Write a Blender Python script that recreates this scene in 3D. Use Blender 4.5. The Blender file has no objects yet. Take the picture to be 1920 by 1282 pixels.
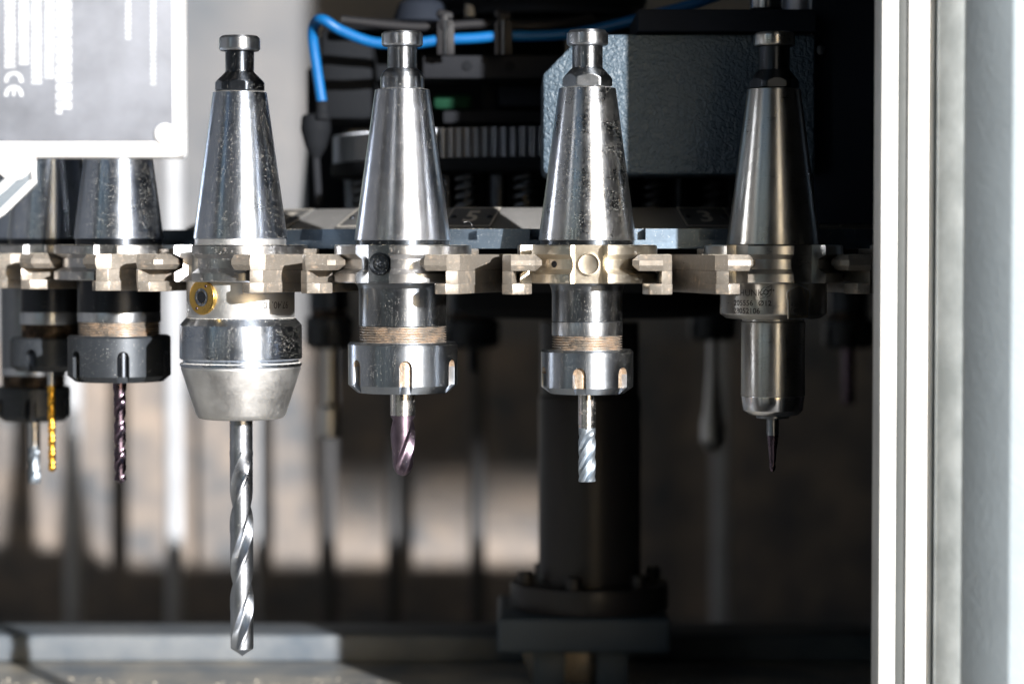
import bpy, bmesh, math, random
from mathutils import Vector, Matrix
random.seed(7)
C = bpy.context.scene.collection
S = 0.001                                   # everything below is in millimetres
# ------------------------------------------------------------------ camera
RAD, T0, CX, FPX = 328.9, -1.97, -45.6, 4705.0
CY = -1470.6
PITCH = math.atan(181.0 / FPX)
cam = bpy.data.cameras.new('camera')
camo = bpy.data.objects.new('camera', cam); C.objects.link(camo)
camo.location = (CX*S, CY*S, 0); camo.rotation_euler = (math.pi/2 - PITCH, 0, 0)
cam.sensor_width = 36; cam.lens = FPX/1920*36
cam.clip_start = 0.05; cam.clip_end = 3000
cam.dof.use_dof = True; cam.dof.focus_distance = 1.143; cam.dof.aperture_fstop = 6.8
bpy.context.scene.camera = camo
# ------------------------------------------------------------------ world, sun, exposure
SUN_EL, SUN_AZ = 13.0, 27.0                 # azimuth to the right of the viewing axis, behind the camera
w = bpy.data.worlds.new('World'); bpy.context.scene.world = w; w.use_nodes = True
nt = w.node_tree; bg = nt.nodes['Background']; sky = nt.nodes.new('ShaderNodeTexSky')
sky.sky_type = 'NISHITA'; sky.sun_disc = False
sky.sun_elevation = math.radians(SUN_EL); sky.sun_rotation = math.radians(180 - SUN_AZ)
nt.links.new(sky.outputs[0], bg.inputs[0]); bg.inputs[1].default_value = 0.085
sun = bpy.data.lights.new('sun', 'SUN'); sun.energy = 5.0; sun.angle = math.radians(0.6); sun.color = (1, 0.985, 0.965)
so = bpy.data.objects.new('sun', sun); C.objects.link(so)
so.rotation_euler = Vector((math.sin(math.radians(SUN_AZ))*math.cos(math.radians(SUN_EL)),
    -math.cos(math.radians(SUN_AZ))*math.cos(math.radians(SUN_EL)), math.sin(math.radians(SUN_EL)))).to_track_quat('Z', 'Y').to_euler()
vs = bpy.context.scene.view_settings
vs.view_transform = 'Standard'; vs.look = 'None'; vs.exposure = 1.27; vs.gamma = 1
# ------------------------------------------------------------------ helpers
def P(px, py, Y):
    """photo pixel -> point (mm) on the plane at depth Y"""
    a, b = (px-960)/FPX, (641-py)/FPX
    d = Vector((a, math.cos(PITCH)+b*math.sin(PITCH), -math.sin(PITCH)+b*math.cos(PITCH)))
    t = (Y-CY)/d.y
    return Vector((CX+d.x*t, Y, d.z*t))
def zy(py, Y): return P(960, py, Y).z
def sc(Y): return FPX/(Y-CY)                # px per mm

class MB:
    def __init__(s): s.v = []; s.f = []; s.m = []
    def add(s, vs_, fs, mi=0):
        n = len(s.v); s.v += [tuple(v) for v in vs_]; s.f += [tuple(i+n for i in f) for f in fs]; s.m += [mi]*len(fs)
    def merge(s, o, M=None, mi=0):
        s.add([(M @ Vector(v)) if M else v for v in o.v], o.f, mi)
        return s
    def build(s, name, mat, parent=None, angle=32, smooth=True, loc=None):
        me = bpy.data.meshes.new(name)
        me.from_pydata([(x*S, y*S, z*S) for x, y, z in s.v], [], s.f)
        for m in (mat if isinstance(mat, (list, tuple)) else [mat]): me.materials.append(m)
        if any(s.m): me.polygons.foreach_set('material_index', s.m)
        bm = bmesh.new(); bm.from_mesh(me); bmesh.ops.recalc_face_normals(bm, faces=bm.faces); bm.to_mesh(me); bm.free()
        if smooth:
            me.polygons.foreach_set('use_smooth', [True]*len(me.polygons)); me.set_sharp_from_angle(angle=math.radians(angle))
        me.update()
        o = bpy.data.objects.new(name, me); C.objects.link(o)
        if parent: o.parent = parent
        if loc is not None: o.location = Vector(loc)*S
        return o
def box(mb, x0, x1, y0, y1, z0, z1, bev=0.8, seg=2, M=None, mi=0):
    bm = bmesh.new(); bmesh.ops.create_cube(bm, size=1)
    for v in bm.verts: v.co = ((x0+x1)/2+v.co.x*(x1-x0), (y0+y1)/2+v.co.y*(y1-y0), (z0+z1)/2+v.co.z*(z1-z0))
    if bev > 0: bmesh.ops.bevel(bm, geom=list(bm.edges), offset=bev, segments=seg, affect='EDGES', profile=0.5)
    bm.verts.index_update()
    mb.add([(M @ v.co) if M else v.co[:] for v in bm.verts], [[v.index for v in f.verts] for f in bm.faces], mi); bm.free()
def prism(mb, poly, z0, z1, bev=0.5, seg=2, M=None):
    """poly in xy extruded along z"""
    bm = bmesh.new(); vs_ = [bm.verts.new((x, y, z0)) for x, y in poly]; f = bm.faces.new(vs_)
    r = bmesh.ops.extrude_face_region(bm, geom=[f])
    for v in r['geom']:
        if isinstance(v, bmesh.types.BMVert): v.co.z = z1
    if bev > 0: bmesh.ops.bevel(bm, geom=list(bm.edges), offset=bev, segments=seg, affect='EDGES', profile=0.5)
    bm.verts.index_update()
    mb.add([(M @ v.co) if M else v.co[:] for v in bm.verts], [[v.index for v in f.verts] for f in bm.faces]); bm.free()
def roundp(pts, r=0.3):
    out = [pts[0]]
    for a, b, c in zip(pts, pts[1:], pts[2:]):
        a, b, c = Vector(a), Vector(b), Vector(c); u, v = a-b, c-b
        if u.length < 1e-6 or v.length < 1e-6: continue
        k = min(r, u.length*.4, v.length*.4)
        if u.angle(v) > math.radians(168): out.append(tuple(b)); continue
        p, q = b+u.normalized()*k, b+v.normalized()*k
        out += [tuple(p), tuple(p*.25+b*.5+q*.25), tuple(q)]
    return out+[pts[-1]]
def lathe(mb, prof, n=96, M=None, rf=None, cap=True):
    """prof = [(r, z)] top to bottom; angle 0 looks at -Y, grows to +X"""
    vs_, fs = [], []
    for (r, z) in prof:
        for i in range(n):
            a = 2*math.pi*i/n; q = rf(a, r, z) if rf else r
            p = Vector((q*math.sin(a), -q*math.cos(a), z)); vs_.append(M @ p if M else p)
    for j in range(len(prof)-1):
        for i in range(n):
            k = (i+1) % n; fs.append((j*n+i, j*n+k, (j+1)*n+k, (j+1)*n+i))
    if cap:
        fs.append(tuple(range(n))); fs.append(tuple(reversed(range((len(prof)-1)*n, len(prof)*n))))
    mb.add(vs_, fs)
def tube(mb, pts, r, n=12, closed=False):
    N = len(pts); P3 = [Vector(p) for p in pts]; up = Vector((0, 0, 1)); vs_, fs = [], []
    for i, p in enumerate(P3):
        t = (P3[min(i+1, N-1)]-P3[max(i-1, 0)]).normalized()
        s_ = t.cross(up);
        if s_.length < .05: s_ = t.cross(Vector((0, 1, 0)))
        s_.normalize(); b = s_.cross(t)
        for k in range(n):
            a = 2*math.pi*k/n; vs_.append(p+(s_*math.cos(a)+b*math.sin(a))*r)
    for i in range(N-1):
        for k in range(n): fs.append((i*n+k, i*n+(k+1) % n, (i+1)*n+(k+1) % n, (i+1)*n+k))
    fs += [tuple(range(n)), tuple(reversed(range((N-1)*n, N*n)))]
    mb.add(vs_, fs)
def spline(pts, k=10):
    P3 = [Vector(p) for p in pts]; P3 = [P3[0]*2-P3[1]]+P3+[P3[-1]*2-P3[-2]]; out = []
    for i in range(1, len(P3)-2):
        a, b, c, d = P3[i-1:i+3]
        for j in range(k):
            t = j/k; out.append(.5*((2*b)+(c-a)*t+(2*a-5*b+4*c-d)*t*t+(3*b-a-3*c+d)*t**3))
    return out+[P3[-2]]
def tag(o, label=None, cat=None, group=None, kind=None):
    if label: o['label'] = label
    if cat: o['category'] = cat
    if group: o['group'] = group
    if kind: o['kind'] = kind
    return o
def empty(name, loc, label, cat, group=None, rz=0):
    o = bpy.data.objects.new(name, None); o.empty_display_size = .02; C.objects.link(o)
    o.location = Vector(loc)*S; o.rotation_euler.z = rz
    return tag(o, label, cat, group)
def text_mesh(body, size, bold=0.0):
    cu = bpy.data.curves.new('text', 'FONT'); cu.body = body; cu.size = size; cu.offset = bold; cu.resolution_u = 3
    cu.align_x = 'CENTER'; cu.align_y = 'CENTER'
    o = bpy.data.objects.new('text', cu); C.objects.link(o)
    me = bpy.data.meshes.new_from_object(o.evaluated_get(bpy.context.evaluated_depsgraph_get()))
    bm = bmesh.new(); bm.from_mesh(me); bmesh.ops.triangulate(bm, faces=bm.faces)
    for _ in range(1): bmesh.ops.subdivide_edges(bm, edges=[e for e in bm.edges if e.calc_length() > size*.25], cuts=2)
    bm.verts.index_update(); r = ([tuple(v.co) for v in bm.verts], [[v.index for v in f.verts] for f in bm.faces]); bm.free()
    bpy.data.objects.remove(o); bpy.data.curves.remove(cu); bpy.data.meshes.remove(me)
    return r
def wrap(mb, vf, r, a0, z0, flip=False):
    vs_ = []
    for x, y, _ in vf[0]:
        if flip: x, y = -x, -y
        a = a0+x/r; vs_.append((r*math.sin(a), -r*math.cos(a), z0+y))
    mb.add(vs_, vf[1])
def stroke(pts, w_, closed=False):
    vs_, fs = [], []; n = len(pts); P2 = [Vector(p) for p in pts]
    for i, p in enumerate(P2):
        a = P2[(i-1) % n] if closed else P2[max(i-1, 0)]; b = P2[(i+1) % n] if closed else P2[min(i+1, n-1)]
        t = (b-a).normalized(); nn = Vector((-t.y, t.x))*w_/2
        vs_ += [(p.x+nn.x, p.y+nn.y, 0), (p.x-nn.x, p.y-nn.y, 0)]
    for i in range(n if closed else n-1):
        k = (i+1) % n; fs.append((2*i, 2*i+1, 2*k+1, 2*k))
    return vs_, fs
# ------------------------------------------------------------------ materials
def newmat(name):
    m = bpy.data.materials.new(name); m.use_nodes = True; t = m.node_tree
    b = t.nodes['Principled BSDF']; return m, t, b
def N(t, ty, **kw):
    n = t.nodes.new(ty)
    for k, v in kw.items():
        if k in n.inputs.keys(): n.inputs[k].default_value = v
        else: setattr(n, k, v)
    return n
def ramp(t, src, stops):
    r = t.nodes.new('ShaderNodeValToRGB'); e = r.color_ramp.elements
    while len(e) < len(stops): e.new(.5)
    for i, (p, c) in enumerate(stops): e[i].position = p; e[i].color = (c, c, c, 1) if isinstance(c, (int, float)) else (*c, 1)
    t.links.new(src, r.inputs[0]); return r
def coords(t, scale=(1000, 1000, 1000)):
    tc = t.nodes.new('ShaderNodeTexCoord'); mp = t.nodes.new('ShaderNodeMapping'); mp.inputs['Scale'].default_value = scale
    t.links.new(tc.outputs['Object'], mp.inputs[0]); return mp.outputs[0]
def math_(t, op, a, b=None, clamp=False):
    n = t.nodes.new('ShaderNodeMath'); n.operation = op; n.use_clamp = clamp
    for i, x in enumerate((a, b)):
        if x is None: continue
        if isinstance(x, (int, float)): n.inputs[i].default_value = x
        else: t.links.new(x, n.inputs[i])
    return n.outputs[0]
def mixc(t, fac, a, b):
    n = t.nodes.new('ShaderNodeMix'); n.data_type = 'RGBA'
    for i, x in ((0, fac), (6, a), (7, b)):
        if isinstance(x, (int, float)): n.inputs[i].default_value = x
        elif isinstance(x, tuple): n.inputs[i].default_value = (*x, 1)
        else: t.links.new(x, n.inputs[i])
    return n.outputs[2]
def metal(name, col, rough, dust=0.3, turn=0.5, rust=0.0, metallic=1.0, dustcol=(.86, .84, .80), blotch=0.25, scr=0.0, aniso=0.0):
    """machined metal: turning grooves, blotchy gloss, fine chips and dust, rust"""
    m, t, b = newmat(name); L = t.links; co = coords(t)
    cb = coords(t, (60, 60, 9000)); g = N(t, 'ShaderNodeTexNoise', Scale=1.0, Detail=3.0, Roughness=.7); L.new(cb, g.inputs[0])
    n1 = N(t, 'ShaderNodeTexNoise', Scale=.09, Detail=5.0, Roughness=.65); L.new(co, n1.inputs[0])
    n2 = N(t, 'ShaderNodeTexNoise', Scale=.9, Detail=4.0, Roughness=.7); L.new(co, n2.inputs[0])
    rr = math_(t, 'ADD', math_(t, 'MULTIPLY', math_(t, 'SUBTRACT', n1.outputs[0], .5), blotch*1.2), rough)
    rr = math_(t, 'ADD', rr, math_(t, 'MULTIPLY', math_(t, 'SUBTRACT', g.outputs[0], .5), turn*.25))
    rr = math_(t, 'ADD', rr, math_(t, 'MULTIPLY', math_(t, 'SUBTRACT', n2.outputs[0], .5), blotch*.6))
    if scr:
        cs = coords(t, (900, 900, 260)); mp = N(t, 'ShaderNodeTexNoise', Scale=.5, Detail=2.0, Distortion=2.5); L.new(cs, mp.inputs[0])
        sr = ramp(t, mp.outputs[0], [(.49, 0), (.5, 1), (.51, 0)]); rr = math_(t, 'ADD', rr, math_(t, 'MULTIPLY', sr.outputs[0], scr))
    L.new(math_(t, 'MAXIMUM', rr, .06), b.inputs['Roughness'])
    if aniso > 0:
        tg = t.nodes.new('ShaderNodeTangent'); tg.direction_type = 'RADIAL'; tg.axis = 'Z'; L.new(tg.outputs[0], b.inputs['Tangent'])
        b.inputs['Anisotropic'].default_value = aniso; b.inputs['Anisotropic Rotation'].default_value = .25
    base = mixc(t, ramp(t, n1.outputs[0], [(.35, 0), (.7, 1)]).outputs[0], tuple(c*.86 for c in col), col)
    b.inputs['Metallic'].default_value = metallic
    if rust > 0:
        rn = N(t, 'ShaderNodeTexNoise', Scale=.22, Detail=6.0, Roughness=.75); L.new(co, rn.inputs[0])
        rk = ramp(t, rn.outputs[0], [(.62-rust*.35, 0), (.75-rust*.35, 1)])
        rc = mixc(t, ramp(t, n2.outputs[0], [(.3, 0), (.7, 1)]).outputs[0], (.24, .16, .10), (.54, .44, .35)); base = mixc(t, rk.outputs[0], base, rc)
        L.new(math_(t, 'SUBTRACT', metallic, math_(t, 'MULTIPLY', rk.outputs[0], .55), True), b.inputs['Metallic'])
    bump = N(t, 'ShaderNodeBump', Strength=turn*.25, Distance=.00002); L.new(g.outputs[0], bump.inputs['Height'])
    L.new(base, b.inputs['Base Color']); L.new(bump.outputs[0], b.inputs['Normal'])
    if dust > 0:
        out = t.nodes['Material Output']
        d = N(t, 'ShaderNodeBsdfPrincipled', Roughness=.55); d.inputs['Base Color'].default_value = (*dustcol, 1); d.inputs['Metallic'].default_value = .2
        fac = None
        for sc_, rad, thr in ((1.7, .20, .62), (3.2, .25, .62), (.5, .05, .3)):
            v = N(t, 'ShaderNodeTexVoronoi', Scale=sc_, Randomness=1.0); L.new(co, v.inputs[0])
            sep = t.nodes.new('ShaderNodeSeparateColor'); L.new(v.outputs['Color'], sep.inputs[0])
            dn = N(t, 'ShaderNodeTexNoise', Scale=.12, Detail=3.0); L.new(co, dn.inputs[0])
            keep = math_(t, 'LESS_THAN', sep.outputs[0], math_(t, 'MULTIPLY', math_(t, 'MULTIPLY', dn.outputs[0], dn.outputs[0]), dust*thr*5))
            rad_ = math_(t, 'MULTIPLY', sep.outputs[1], rad)
            hit = math_(t, 'MULTIPLY', math_(t, 'LESS_THAN', v.outputs['Distance'], rad_), keep)
            fac = hit if fac is None else math_(t, 'MAXIMUM', fac, hit)
        # settles on faces that look up
        ge = t.nodes.new('ShaderNodeNewGeometry'); sx = t.nodes.new('ShaderNodeSeparateXYZ'); L.new(ge.outputs['Normal'], sx.inputs[0])
        up = math_(t, 'MULTIPLY', math_(t, 'SUBTRACT', sx.outputs[2], .35, True), 1.1*min(1, dust*1.6))
        upn = math_(t, 'GREATER_THAN', math_(t, 'MULTIPLY', up, 1.0), math_(t, 'MULTIPLY', n2.outputs[0], 1.1))
        fac = math_(t, 'MAXIMUM', fac, upn)
        ms = t.nodes.new('ShaderNodeMixShader'); L.new(fac, ms.inputs[0]); L.new(b.outputs[0], ms.inputs[1]); L.new(d.outputs[0], ms.inputs[2]); L.new(ms.outputs[0], out.inputs[0])
    return m
def paint(name, col, rough=.5, bump=0.0, bscale=.45, spec=.35, var=.08, col2=None, vscale=.02, dist=.0003):
    m, t, b = newmat(name); L = t.links; co = coords(t)
    n1 = N(t, 'ShaderNodeTexNoise', Scale=vscale, Detail=6.0, Roughness=.6); L.new(co, n1.inputs[0])
    a = tuple(c*(1-var) for c in col); c2 = col2 or tuple(min(1, c*(1+var)) for c in col)
    L.new(mixc(t, ramp(t, n1.outputs[0], [(.35, 0), (.65, 1)]).outputs[0], a, c2), b.inputs['Base Color'])
    nr = N(t, 'ShaderNodeTexNoise', Scale=.4, Detail=5.0); L.new(co, nr.inputs[0])
    L.new(math_(t, 'ADD', math_(t, 'MULTIPLY', math_(t, 'SUBTRACT', nr.outputs[0], .5), .25), rough), b.inputs['Roughness'])
    b.inputs['Specular IOR Level'].default_value = spec
    if bump > 0:
        nb = N(t, 'ShaderNodeTexNoise', Scale=bscale, Detail=1.5, Distortion=.6); L.new(co, nb.inputs[0])
        bp = N(t, 'ShaderNodeBump', Strength=bump, Distance=dist); L.new(nb.outputs[0], bp.inputs['Height']); L.new(bp.outputs[0], b.inputs['Normal'])
    return m
M = {}
M['taper1'] = metal('ground_steel_dusty', (.46, .52, .62), 0.33, dust=.8, turn=.5, aniso=0.8)
M['taper2'] = metal('ground_steel_scratched', (.62, .65, .72), 0.35, dust=.5, turn=.4, scr=.14, aniso=0.8)
M['taper3'] = metal('ground_steel_worn', (.58, .61, .66), 0.31, dust=.55, turn=.4, blotch=.42, aniso=0.8)
M['taper4'] = metal('ground_steel_clean', (.60, .59, .57), 0.34, dust=.04, turn=1.3, aniso=0.8)
M['steel'] = metal('bright_steel', (.62, .65, .70), 0.38, dust=.3, turn=.6, aniso=0.8)
M['steelclean'] = metal('bright_steel_clean', (.56, .55, .53), 0.34, dust=.03, turn=1.2, aniso=0.8)
M['chamfer'] = metal('polished_chamfer', (.70, .70, .71), .2, dust=.02, turn=.1)
M['satin'] = metal('satin_steel', (.70, .70, .70), .46, dust=.3, turn=.3)
M['flange'] = metal('flange_steel', (.56, .56, .57), 0.36, dust=.4, turn=.4, rust=.06, aniso=0.8)
M['flangetan'] = metal('flange_steel_stained', (.66, .60, .50), 0.42, dust=.35, turn=.2, rust=.12, aniso=0.8)
M['burn'] = metal('burnished_steel', (.26, .28, .31), 0.36, dust=.32, turn=.5, aniso=0.8)
M['dark'] = metal('blackened_steel', (.07, .08, .095), 0.38, dust=.25, turn=.5, aniso=0.8)
M['darkclean'] = metal('blackened_steel_clean', (.05, .055, .065), 0.4, dust=.05, turn=.5, aniso=0.8)
M['nut'] = metal('burnished_nut', (.40, .44, .50), 0.38, dust=.34, turn=.2, aniso=0.8)
M['nutblack'] = metal('black_oxide_nut', (.045, .052, .062), .42, dust=.12, turn=.1, metallic=.6)
M['slot'] = metal('rusty_slot', (.62, .58, .50), .35, dust=.1, turn=.1, rust=.75)
M['thread'] = metal('rusty_thread', (.46, .43, .40), 0.42, dust=.25, turn=.1, rust=.5)
M['threadblk'] = metal('dark_thread', (.12, .10, .09), .4, dust=.1, turn=.1, rust=.4)
M['jaw'] = metal('nickel_plated_jaw', (.27, .242, .21), .42, dust=.4, turn=.05, metallic=.5, blotch=.5, rust=.22)
M['ring'] = metal('blued_ring_edge', (.10, .13, .165), .6, dust=.30, turn=1.6)
M['plate'] = metal('number_plate_aluminium', (.10, .10, .10), .5, dust=.10, turn=.05, metallic=.1)
M['platerim'] = paint('worn_plate_edge', (.52, .48, .42), .5)
M['bevel'] = metal('dusty_grey_bevel', (.22, .215, .21), .6, dust=.3, turn=.05, metallic=.2)
M['swarf'] = paint('pale_swarf', (.52, .47, .38), .5)
M['brass'] = metal('brass_ring', (.72, .46, .13), .30, dust=.04, turn=.2)
M['carbide'] = metal('bright_carbide', (.72, .74, .77), 0.3, dust=.10, turn=.1, rust=.02, aniso=0.8)
M['drillsteel'] = metal('ground_drill_steel', (.40, .43, .48), .33, dust=.12, turn=.2)
M['coated'] = metal('pale_coated_carbide', (.38, .44, .51), .42, dust=.05, turn=.1, metallic=.9)
M['shank'] = metal('stained_shank', (.66, .66, .66), .22, dust=.15, turn=.2, rust=.18)
M['violet'] = metal('violet_coating', (.20, .155, .20), .33, dust=.12, turn=.1)
M['violetdark'] = metal('dark_violet_coating', (.13, .10, .13), .26, dust=.05, turn=.1)
M['gear'] = metal('dark_gear_steel', (.16, .17, .19), .38, dust=.05, turn=.2)
M['gold'] = metal('titanium_gold_coating', (.95, .52, .07), .30, dust=.05, turn=.1)
M['engrave'] = paint('dark_laser_engraving', (.035, .03, .03), .6)
M['black'] = paint('black_machine_part', (.007, .008, .010), .8, spec=.10)
M['blackblue'] = paint('blue_black_paint', (.010, .013, .020), .8, spec=.12)
M['darkgrey'] = paint('dark_grey_casting', (.012, .013, .016), .8, spec=.12)
M['hammer'] = paint('hammertone_grey_paint', (.062, .088, .115), .42, spec=.3, bump=1.0, bscale=.5, dist=.0016)
M['post'] = paint('machine_grey_paint', (.26, .30, .33), .42, bump=.35, bscale=.35, dist=.0004)
M['poststain'] = paint('stained_grey_green_seal', (.46, .50, .50), .6, col2=(.62, .66, .66), vscale=.06)
M['greystrip'] = paint('grey_strip', (.055, .06, .06), .6)  # flush grey strip between the two white faces
M['postwhite'] = paint('white_frame_enamel', (.80, .80, .79), .35)
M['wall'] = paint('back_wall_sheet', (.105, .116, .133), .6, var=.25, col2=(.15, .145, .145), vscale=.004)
M['walllow'] = paint('back_wall_sunlit_beige', (.10, .108, .12), .6, var=.3, col2=(.215, .175, .145), vscale=.011)  # added lower panel; paler beige carries stains and the sunlit look
M['walldark'] = paint('dark_enclosure_sheet', (.05, .052, .056), .55)
M['beige'] = paint('beige_board', (.40, .30, .22), .6, var=.4, col2=(.62, .50, .40), vscale=.02)
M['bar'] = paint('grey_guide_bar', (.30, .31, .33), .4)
M['barshade'] = paint('shade_tone_guide_bar', (.03, .03, .032), .5)  # same bars, with their shade put into a darker colour
M['floorm'] = paint('oily_steel_tray', (.20, .21, .22), .45, var=.4, col2=(.52, .46, .34), vscale=.02)
M['hall'] = paint('added_hall_dark', (.07, .07, .072), .8)
M['hallpale'] = paint('added_hall_pale', (.11, .115, .125), .7)
M['tray'] = paint('oily_tray_steel', (.20, .23, .27), .4, var=.25, col2=(.46, .42, .35), vscale=.02)
M['rail'] = paint('blue_grey_rail', (.085, .105, .13), .55, var=.25, col2=(.13, .14, .15), vscale=.02)
M['concrete'] = paint('concrete_ground', (.16, .155, .15), .8, vscale=.002)
M['column'] = paint('dark_column_paint', (.030, .028, .030), .38)
M['baseplate'] = paint('blue_grey_base_plate', (.055, .075, .10), .5)
M['hose'] = paint('blue_air_hose', (.002, .080, .24), .4)
M['clip'] = paint('dark_clip', (.012, .012, .014), .55, spec=.2)
M['green'] = paint('green_plastic', (.005, .03, .016), .8, spec=.1)
M['labelp'] = paint('grey_label_plate', (.14, .15, .175), .6, var=.3)
M['faded'] = paint('faded_print', (.40, .42, .45), .6, var=.25, vscale=.15)
M['print'] = paint('white_print', (.82, .84, .86), .5)
M['housing'] = paint('white_sensor_housing', (.82, .82, .83), .35)
M['clear'] = paint('pale_blue_lever', (.12, .14, .16), .3)
# ------------------------------------------------------------------ setting
def struct(name, mb, mat, **k): return tag(mb.build(name, mat, **k), kind='structure')
YB = 1900.0
ZF = zy(1174, YB)                            # tray floor height
g = MB(); g.add([(-3e5, -3e5, -1100), (3e5, -3e5, -1100), (3e5, 3e5, -1100), (-3e5, 3e5, -1100)], [(0, 1, 2, 3)]); struct('ground', g, M['concrete'], smooth=False)
XL, XR, ZT = -900.0, 1420.0, 1020.0
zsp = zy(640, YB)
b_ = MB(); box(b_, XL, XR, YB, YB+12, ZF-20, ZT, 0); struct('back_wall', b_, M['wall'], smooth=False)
b_ = MB(); box(b_, XL, XR, YB-2, YB-.5, ZF-20, zsp, 0); struct('back_wall_sun_tone_panel', b_, M['walllow'], smooth=False)
b_ = MB(); box(b_, XL, XR, -430, YB, ZF-30, ZF, 0); struct('floor', b_, M['floorm'], smooth=False)
# the left side wall is open towards the added workshop: a sill and a header only
b_ = MB(); box(b_, XL-12, XL, -640, YB+12, ZF-30, ZF+60, 0); box(b_, XL-12, XL, -640, YB+12, 420, ZT, 0); box(b_, XL-12, XL, -640, -560, ZF+60, 420, 0)
struct('left_wall', b_, M['walldark'], smooth=False)
b_ = MB(); box(b_, XR, XR+12, -430, YB+12, ZF-30, ZT, 0); struct('right_wall', b_, M['walldark'], smooth=False)
b_ = MB(); box(b_, XL-12, XR+12, -430, YB+12, ZT, ZT+12, 0); struct('ceiling', b_, M['walldark'], smooth=False)
XP = 152.0
# unseen panel added right of the post, openings cut to shape sun patches behind
fp = MB(); X1, X2, ZA, ZB = 870.0, 1195.0, 176.0, 362.0
for a in ((XP, XR, ZF-30, ZA), (XP, 440, ZA, ZT), (X1, XR, ZB, ZT), (X2, XR, ZA, ZB)): box(fp, a[0], a[1], -436, -428, a[2], a[3], 0)
struct('sun_mask_panel', fp, M['walldark'], smooth=False)
lo = MB()  # slats added to fade the upper edge of the sun patch
for i, zz in enumerate((210, 227, 244, 261, 278, 295, 312, 329, 346)): box(lo, X1, X2, -435, -429, zz, zz+1+16*(1-(1-i/8)**2.2), 0)
tag(lo.build('sun_fade_slats', M['walldark'], smooth=False), 'dark louvre added out of view to fade the top of the sun patch', 'slats', kind='stuff')
# unseen workshop added for the polished steel to mirror; its door gap shapes the sun
HX0, HX1, HY0, HZ = -1500, 4600, -5200, 3400
hw_ = MB()
for a in ((HX0, 700, -1100, HZ), (4300, HX1, -1100, HZ), (700, 4300, 3250, HZ)): box(hw_, a[0], a[1], HY0-80, HY0, a[2], a[3], 0)
struct('added_front_wall', hw_, M['hall'], smooth=False)
hw_ = MB(); yy = HY0
for wy in (-4300, -3300, -2500, -1750):       # tall window gaps added for bright strips mirrored in the steel
    box(hw_, HX0-60, HX0, yy, wy, -1100, HZ, 0); box(hw_, HX0-60, HX0, wy, wy+450, -1100, -500, 0); box(hw_, HX0-60, HX0, wy, wy+450, 2300, HZ, 0); yy = wy+450
box(hw_, HX0-60, HX0, yy, 2600, -1100, HZ, 0); struct('added_side_wall', hw_, M['hallpale'], smooth=False)
hw_ = MB(); box(hw_, HX1, HX1+60, HY0, 2600, -1100, HZ, 0); struct('added_far_wall', hw_, M['hall'], smooth=False)
hw_ = MB(); box(hw_, HX0-60, HX1+60, HY0-80, 2600, HZ, HZ+60, 0); struct('added_roof', hw_, M['hall'], smooth=False)
ty = zy(1241, 60)
tr0 = MB(); box(tr0, XL+3, XR-3, -425, 220, ZF+.4, ty, 2.5, 3)
tag(tr0.build('coolant_tray', M['tray']), 'steel coolant tray with pale swarf along the bottom of the picture', 'tray')
tr0 = MB(); box(tr0, XL+3, XR-3, 60, 112, ty+.1, zy(1190, 60), 2.5, 3)
tag(tr0.build('cross_rail', M['rail']), 'blue grey horizontal rail crossing behind the column base near the bottom', 'rail')
# rear ledge and guide bars
lg = MB(); box(lg, XL+3, XR-3, YB-26, YB-3, ZF+.5, ZF+9, 1.5)
tag(lg.build('rear_ledge', M['wall']), 'grey steel ledge running along the foot of the back wall', 'ledge')
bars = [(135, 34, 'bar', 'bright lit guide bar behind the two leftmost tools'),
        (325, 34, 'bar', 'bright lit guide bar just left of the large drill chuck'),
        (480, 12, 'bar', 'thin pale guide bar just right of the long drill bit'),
        (617, 26, 'barshade', 'guide bar coloured dark for shade, below the far white tipped tool'),
        (737, 28, 'barshade', 'guide bar coloured dark for shade, right below the violet end mill'),
        (895, 30, 'barshade', 'guide bar coloured dark for shade, midway between the violet cutter and the round column'),
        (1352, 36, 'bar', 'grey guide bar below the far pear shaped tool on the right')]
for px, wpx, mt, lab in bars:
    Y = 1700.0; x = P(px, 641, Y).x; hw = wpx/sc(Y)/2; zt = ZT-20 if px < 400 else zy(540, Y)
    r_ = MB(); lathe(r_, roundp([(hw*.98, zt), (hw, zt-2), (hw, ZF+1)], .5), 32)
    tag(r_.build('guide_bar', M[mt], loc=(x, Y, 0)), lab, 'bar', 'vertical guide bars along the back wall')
# ------------------------------------------------------------------ door post at the right
post = empty('door_post', (XP, -460, ZF), 'tall pale grey machine door post along the right edge, stepped and partly blown white', 'door post')
Z0, Z1 = -420, ZT
def pp(px, Y): v = P(px, 641, Y); return (v.x, Y)
off = Vector((XP, -460, ZF))
def vstrip(name, pts, mat, bev=.9):
    m = MB(); prism(m, [(x-off.x, y-off.y) for x, y in pts], Z0-off.z, Z1-off.z, bev, 2); return m.build(name, mat, post)
A, A2, B, Cc, D, E_ = (pp(1651, -446)[0], -446), pp(1681, -446), pp(1682, -444), pp(1700, -444), pp(1701, -446), pp(1750, -446)
vstrip('inner_flange', [A, A2, (A2[0], -424), (A[0], -424)], M['postwhite'], .7)
vstrip('grey_strip', [B, Cc, (Cc[0], -424), (B[0], -424)], M['greystrip'], .5)
vstrip('frame_lip', [D, E_, (E_[0], -424), (D[0], -424)], M['postwhite'], .9)
G0, G1, G2 = pp(1757, -452), pp(1806, -466), pp(1896, -486)
vstrip('seal_strip', [(G0[0], G0[1]), (G1[0]+.3, G1[1]+.6), (G1[0]+6, G1[1]+22), (G0[0]+.6, G0[1]+22)], M['poststain'], .6)
vstrip('casting', [(G1[0], G1[1]), G2, (G2[0]+34, G2[1]), (G2[0]+34, -440), (G1[0]+6.3, -440), (G1[0]+1.5, G1[1]+4)], M['post'], 1.0)
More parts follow.
